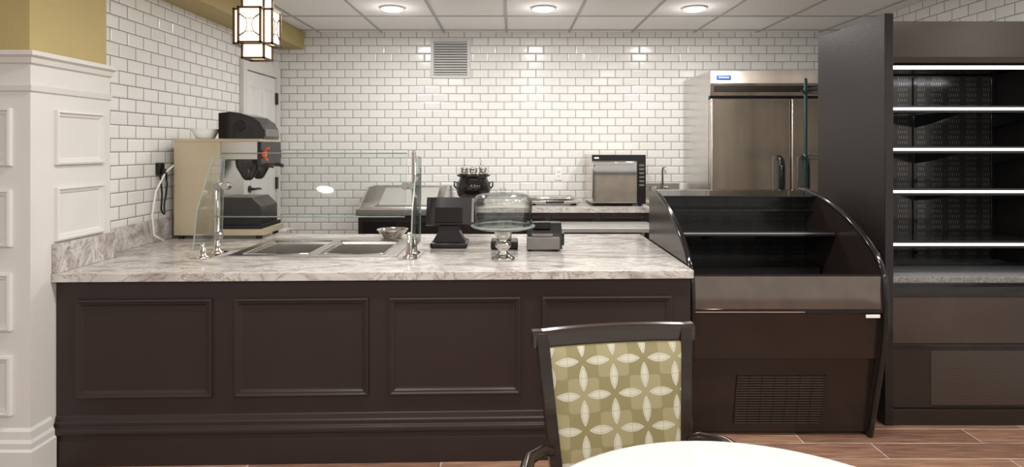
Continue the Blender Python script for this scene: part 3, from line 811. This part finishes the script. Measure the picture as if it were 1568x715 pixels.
b.prism([(3.105, 0.436), (3.185, 0.02), (3.86, 0.02), (3.86, 0.44), (3.12, 0.44)], 'x', i0, i1, 'brown_metal')
def gy(z): return 3.105+(0.436-z)*(0.08/0.416)
gx0, gx1, gz0, gz1 = 1.165, 1.62, 0.065, 0.34
b.obox(((gx0+gx1)/2, gy(0.2)-0.001, (gz0+gz1)/2), (gx1-gx0, 0.003, gz1-gz0), Matrix.Rotation(math.atan(0.08/0.416), 3, 'X'), 'black')
for i in range(19):
    z = gz0+0.008+(gz1-gz0-0.016)*i/18
    b.box(gx0, gx1, gy(z)-0.006, gy(z)-0.002, z-0.003, z+0.003, 'bronze_front')
for i in range(8):
    x = gx0+(gx1-gx0)*i/7
    b.prism([(gy(gz0)-0.007, gz0), (gy(gz0)-0.002, gz0), (gy(gz1)-0.002, gz1), (gy(gz1)-0.007, gz1)], 'x', x-0.003, x+0.003, 'brown_metal')
b.done()

# ------------------------------------------------------------ tall open cooler
b = B('open_air_merchandiser')
CX0, CX1, CY0, CY1, CZ = 2.035, 3.155, 3.30, 4.02, 2.25
for a, c in ((CX0, CX0+0.045), (CX1-0.045, CX1)):
    b.box(a, c, CY0, CY1, 0.0, CZ, 'blacktex')
    b.box(a, c, CY0-0.006, CY0, 0.0, CZ, 'blackgloss')
i0, i1 = CX0+0.045, CX1-0.045
b.box(i0, i1, CY1-0.05, CY1-0.004, 0.0, CZ-0.02, 'black')
b.box(CX0+0.005, CX1-0.005, CY1-0.004, CY1+0.002, 0.02, CZ-0.02, 'pale_back')  # unseen pale sheet, added to brighten the fridge doors by reflection
b.box(i0, i1, CY1-0.125, CY1-0.10, 0.70, 1.98, 'perf')
b.prism([(CY0+0.01, 2.21), (CY0+0.01, 2.015), (CY0+0.025, 1.985), (CY0+0.06, 1.972), (CY0+0.12, 1.985), (CY1-0.05, 1.985), (CY1-0.05, 2.21)], 'x', i0, i1, 'brown_metal')
b.box(i0, i1, CY0+0.14, CY0+0.17, 1.968, 1.984, 'led_under')
for k, z in enumerate((1.735, 1.505, 1.267, 0.975)):
    yf = CY0+(0.12 if k < 3 else 0.08)
    b.box(i0+0.004, i1-0.004, yf, CY1-0.13, z-0.004, z+0.010, 'blackgloss')
    b.box(i0+0.004, i1-0.004, yf-0.006, yf+0.006, z-0.020, z+0.020, 'black')
    b.box(i0+0.01, i1-0.01, yf-0.010, yf-0.006, z-0.006, z+0.009, 'led')
    b.box(i0+0.01, i1-0.01, yf+0.03, yf+0.05, z-0.012, z-0.004, 'led_under')
    for x in (i0+0.02, (i0+i1)/2, i1-0.02):
        b.prism([(CY1-0.13, z-0.006), (CY1-0.13, z-0.09), (CY1-0.25, z-0.075), (yf+0.06, z-0.02), (yf+0.06, z-0.006)], 'x', x-0.003, x+0.003, 'black')
for x in (i0+0.015, (i0+i1)/2, i1-0.015): b.box(x-0.012, x+0.012, CY1-0.135, CY1-0.124, 0.78, 1.97, 'blackgloss')
b.box(i0, i1, CY0+0.05, CY1-0.05, 0.70, 0.80, 'deck')
b.box(i0, i1, CY0+0.36, CY0+0.375, 0.80, 0.82, 'black')
b.prism([(CY0+0.05, 0.70), (CY0+0.05, 0.765), (CY0+0.03, 0.772), (CY0+0.006, 0.755), (CY0, 0.72), (CY0+0.0, 0.70)], 'x', i0, i1, 'blackgloss')
b.box(i0, i1, CY0+0.004, CY0+0.05, 0.445, 0.70, 'bronze_front')
b.box(i0, i1, CY0+0.012, CY1-0.05, 0.0, 0.70, 'black')
b.box(i0, i1, CY0-0.004, CY0+0.03, 0.425, 0.445, 'blackgloss')
b.box(i0, i1, CY0+0.006, CY0+0.03, 0.095, 0.425, 'brown_metal')
b.box(i0+0.21, i1-0.04, CY0+0.002, CY0+0.007, 0.11, 0.405, 'grille')
b.box(i0, i1, CY0-0.002, CY0+0.03, 0.0, 0.085, 'brown_metal')
b.done(bevel=0.0025)

# ------------------------------------------------------------ chair
def lerp(a, c, t): return a+(c-a)*t
b = B('dining_chair')
def pw(z): return lerp(0.195, 0.243, max(0, min(1, (z-0.45)/0.54)))
def py(z): return lerp(-0.055, 0.03, max(0, min(1, (z-0.45)/0.54)))
def bar(pts, w, d, mat):
    rs = []
    for (x, y, z), ww, dd in zip(pts, w, d):
        rs.append([b.v((x+sx*ww/2, y+sy*dd/2, z)) for sx, sy in ((-1, -1), (1, -1), (1, 1), (-1, 1))])
    for A, C in zip(rs, rs[1:]):
        for i in range(4): b.f([A[i], A[(i+1) % 4], C[(i+1) % 4], C[i]], mat)
    b.f(rs[0][::-1], mat); b.f(rs[-1], mat)
for s in (-1, 1):
    pts = [(s*0.20, 0.05, 0.0), (s*0.195, -0.03, 0.25), (s*0.195, -0.055, 0.45), (s*(pw(0.6)-0.014), py(0.6), 0.6), (s*(pw(0.8)-0.016), py(0.8), 0.8), (s*(pw(0.94)-0.018), py(0.94), 0.94), (s*(0.243-0.017), 0.03, 0.974)]
    bar(pts, [0.03, 0.034, 0.036, 0.034, 0.034, 0.036, 0.034], [0.032, 0.036, 0.04, 0.034, 0.032, 0.03, 0.028], 'wood')
    bar([(s*0.225, -0.475, 0.0), (s*0.232, -0.47, 0.42)], [0.028, 0.042], [0.028, 0.042], 'wood')
    arm = [(s*0.205, -0.035, 0.655), (s*0.235, -0.05, 0.668), (s*0.285, -0.10, 0.672), (s*0.312, -0.18, 0.668), (s*0.318, -0.28, 0.660), (s*0.308, -0.37, 0.648), (s*0.285, -0.425, 0.60), (s*0.262, -0.45, 0.50), (s*0.245, -0.465, 0.40)]
    b.tube(arm, [0.014, 0.016, 0.018, 0.020, 0.021, 0.020, 0.018, 0.016, 0.016], 'wood', 12)
n = 16
rs = []
for i in range(n+1):
    t = -1+2*i/n; x = 0.252*t
    cy_ = 0.03+0.018*(1-t*t); zt_ = 0.977+0.005*(1-t*t)+(0.004 if abs(t) > 0.95 else 0); zb_ = 0.930
    rs.append([b.v((x, cy_-0.016, zb_)), b.v((x, cy_-0.018, zt_-0.012)), b.v((x, cy_-0.010, zt_)), b.v((x, cy_+0.014, zt_+0.002)), b.v((x, cy_+0.016, zb_))])
for A, C in zip(rs, rs[1:]):
    for k in range(5): b.f([A[k], C[k], C[(k+1) % 5], A[(k+1) % 5]], 'wood')
b.f(rs[0], 'wood'); b.f(rs[-1][::-1], 'wood')
b.box(-0.185, 0.185, -0.06, -0.032, 0.515, 0.555, 'wood')
def pad(side):
    nu, nv = 16, 12; G = []
    for j in range(nv+1):
        z = lerp(0.55, 0.933, j/nv); hw = pw(z)-0.030; row = []
        for i in range(nu+1):
            t = -1+2*i/nu; x = hw*t
            edge = min(1, min(1-abs(t), min(j, nv-j)/nv*2)*6)
            y = py(z)+0.014*(1-t*t)*(j/nv) + side*(0.012+0.012*math.sqrt(max(0, edge)))
            row.append((b.v((x, y, z)), x, z))
        G.append(row)
    for j in range(nv):
        for i in range(nu):
            q = [G[j][i], G[j][i+1], G[j+1][i+1], G[j+1][i]]
            fc = b.f([a[0] for a in q], 'fabric', True)
            for lp, a in zip(fc.loops, q): lp[b.uv].uv = (a[1]+1, a[2])
    return G
G1 = pad(-1); G2 = pad(1)
nu, nv = 16, 12
for i in range(nu):
    b.f([G1[0][i][0], G1[0][i+1][0], G2[0][i+1][0], G2[0][i][0]], 'fabric'); b.f([G1[nv][i][0], G1[nv][i+1][0], G2[nv][i+1][0], G2[nv][i][0]], 'fabric')
for j in range(nv):
    b.f([G1[j][0][0], G1[j+1][0][0], G2[j+1][0][0], G2[j][0][0]], 'fabric'); b.f([G1[j][nu][0], G1[j+1][nu][0], G2[j+1][nu][0], G2[j][nu][0]], 'fabric')
b.box(-0.235, 0.235, -0.485, -0.04, 0.385, 0.43, 'wood')
k0 = set(b.bm.faces)
b.rbox(-0.24, 0.24, -0.495, -0.06, 0.43, 0.495, 'fabric', 0.025, 4)
for fc in b.bm.faces:
    if fc not in k0:
        for lp in fc.loops: lp[b.uv].uv = (lp.vert.co.x+1, lp.vert.co.y+1)
for s in (-1, 1): b.box(s*0.21-0.012, s*0.21+0.012, -0.46, -0.03, 0.16, 0.19, 'wood')
b.done(loc=(0.312, 1.785, 0), rotz=math.radians(9), bevel=0.003)

# ------------------------------------------------------------ table
b = B('round_dining_table')
c = (0.485, 1.06, 0)
b.lathe(c, [(0.0001, 0.718), (0.515, 0.718), (0.532, 0.724), (0.536, 0.735), (0.532, 0.746), (0.520, 0.750), (0.0001, 0.750)], 'table', 96)
b.lathe(c, [(0.19, 0.0), (0.19, 0.012), (0.17, 0.02), (0.05, 0.035), (0.035, 0.06), (0.035, 0.66), (0.05, 0.69), (0.15, 0.70), (0.15, 0.717)], 'black', 40)
b.done()

# ------------------------------------------------------------ world & camera
w = bpy.data.worlds.new('world'); scene.world = w; w.use_nodes = True
bg = w.node_tree.nodes['Background']; bg.inputs[0].default_value = (1.0, 0.975, 0.94, 1); bg.inputs[1].default_value = 0.70

cam = bpy.data.cameras.new('camera'); co = bpy.data.objects.new('camera', cam); scene.collection.objects.link(co)
co.location = (0, 0, 1.52); co.rotation_euler = (math.radians(90), 0, 0)
cam.sensor_width = 36; cam.lens = 36*944/1600; cam.shift_y = -135/1600; cam.clip_start = 0.05
scene.camera = co
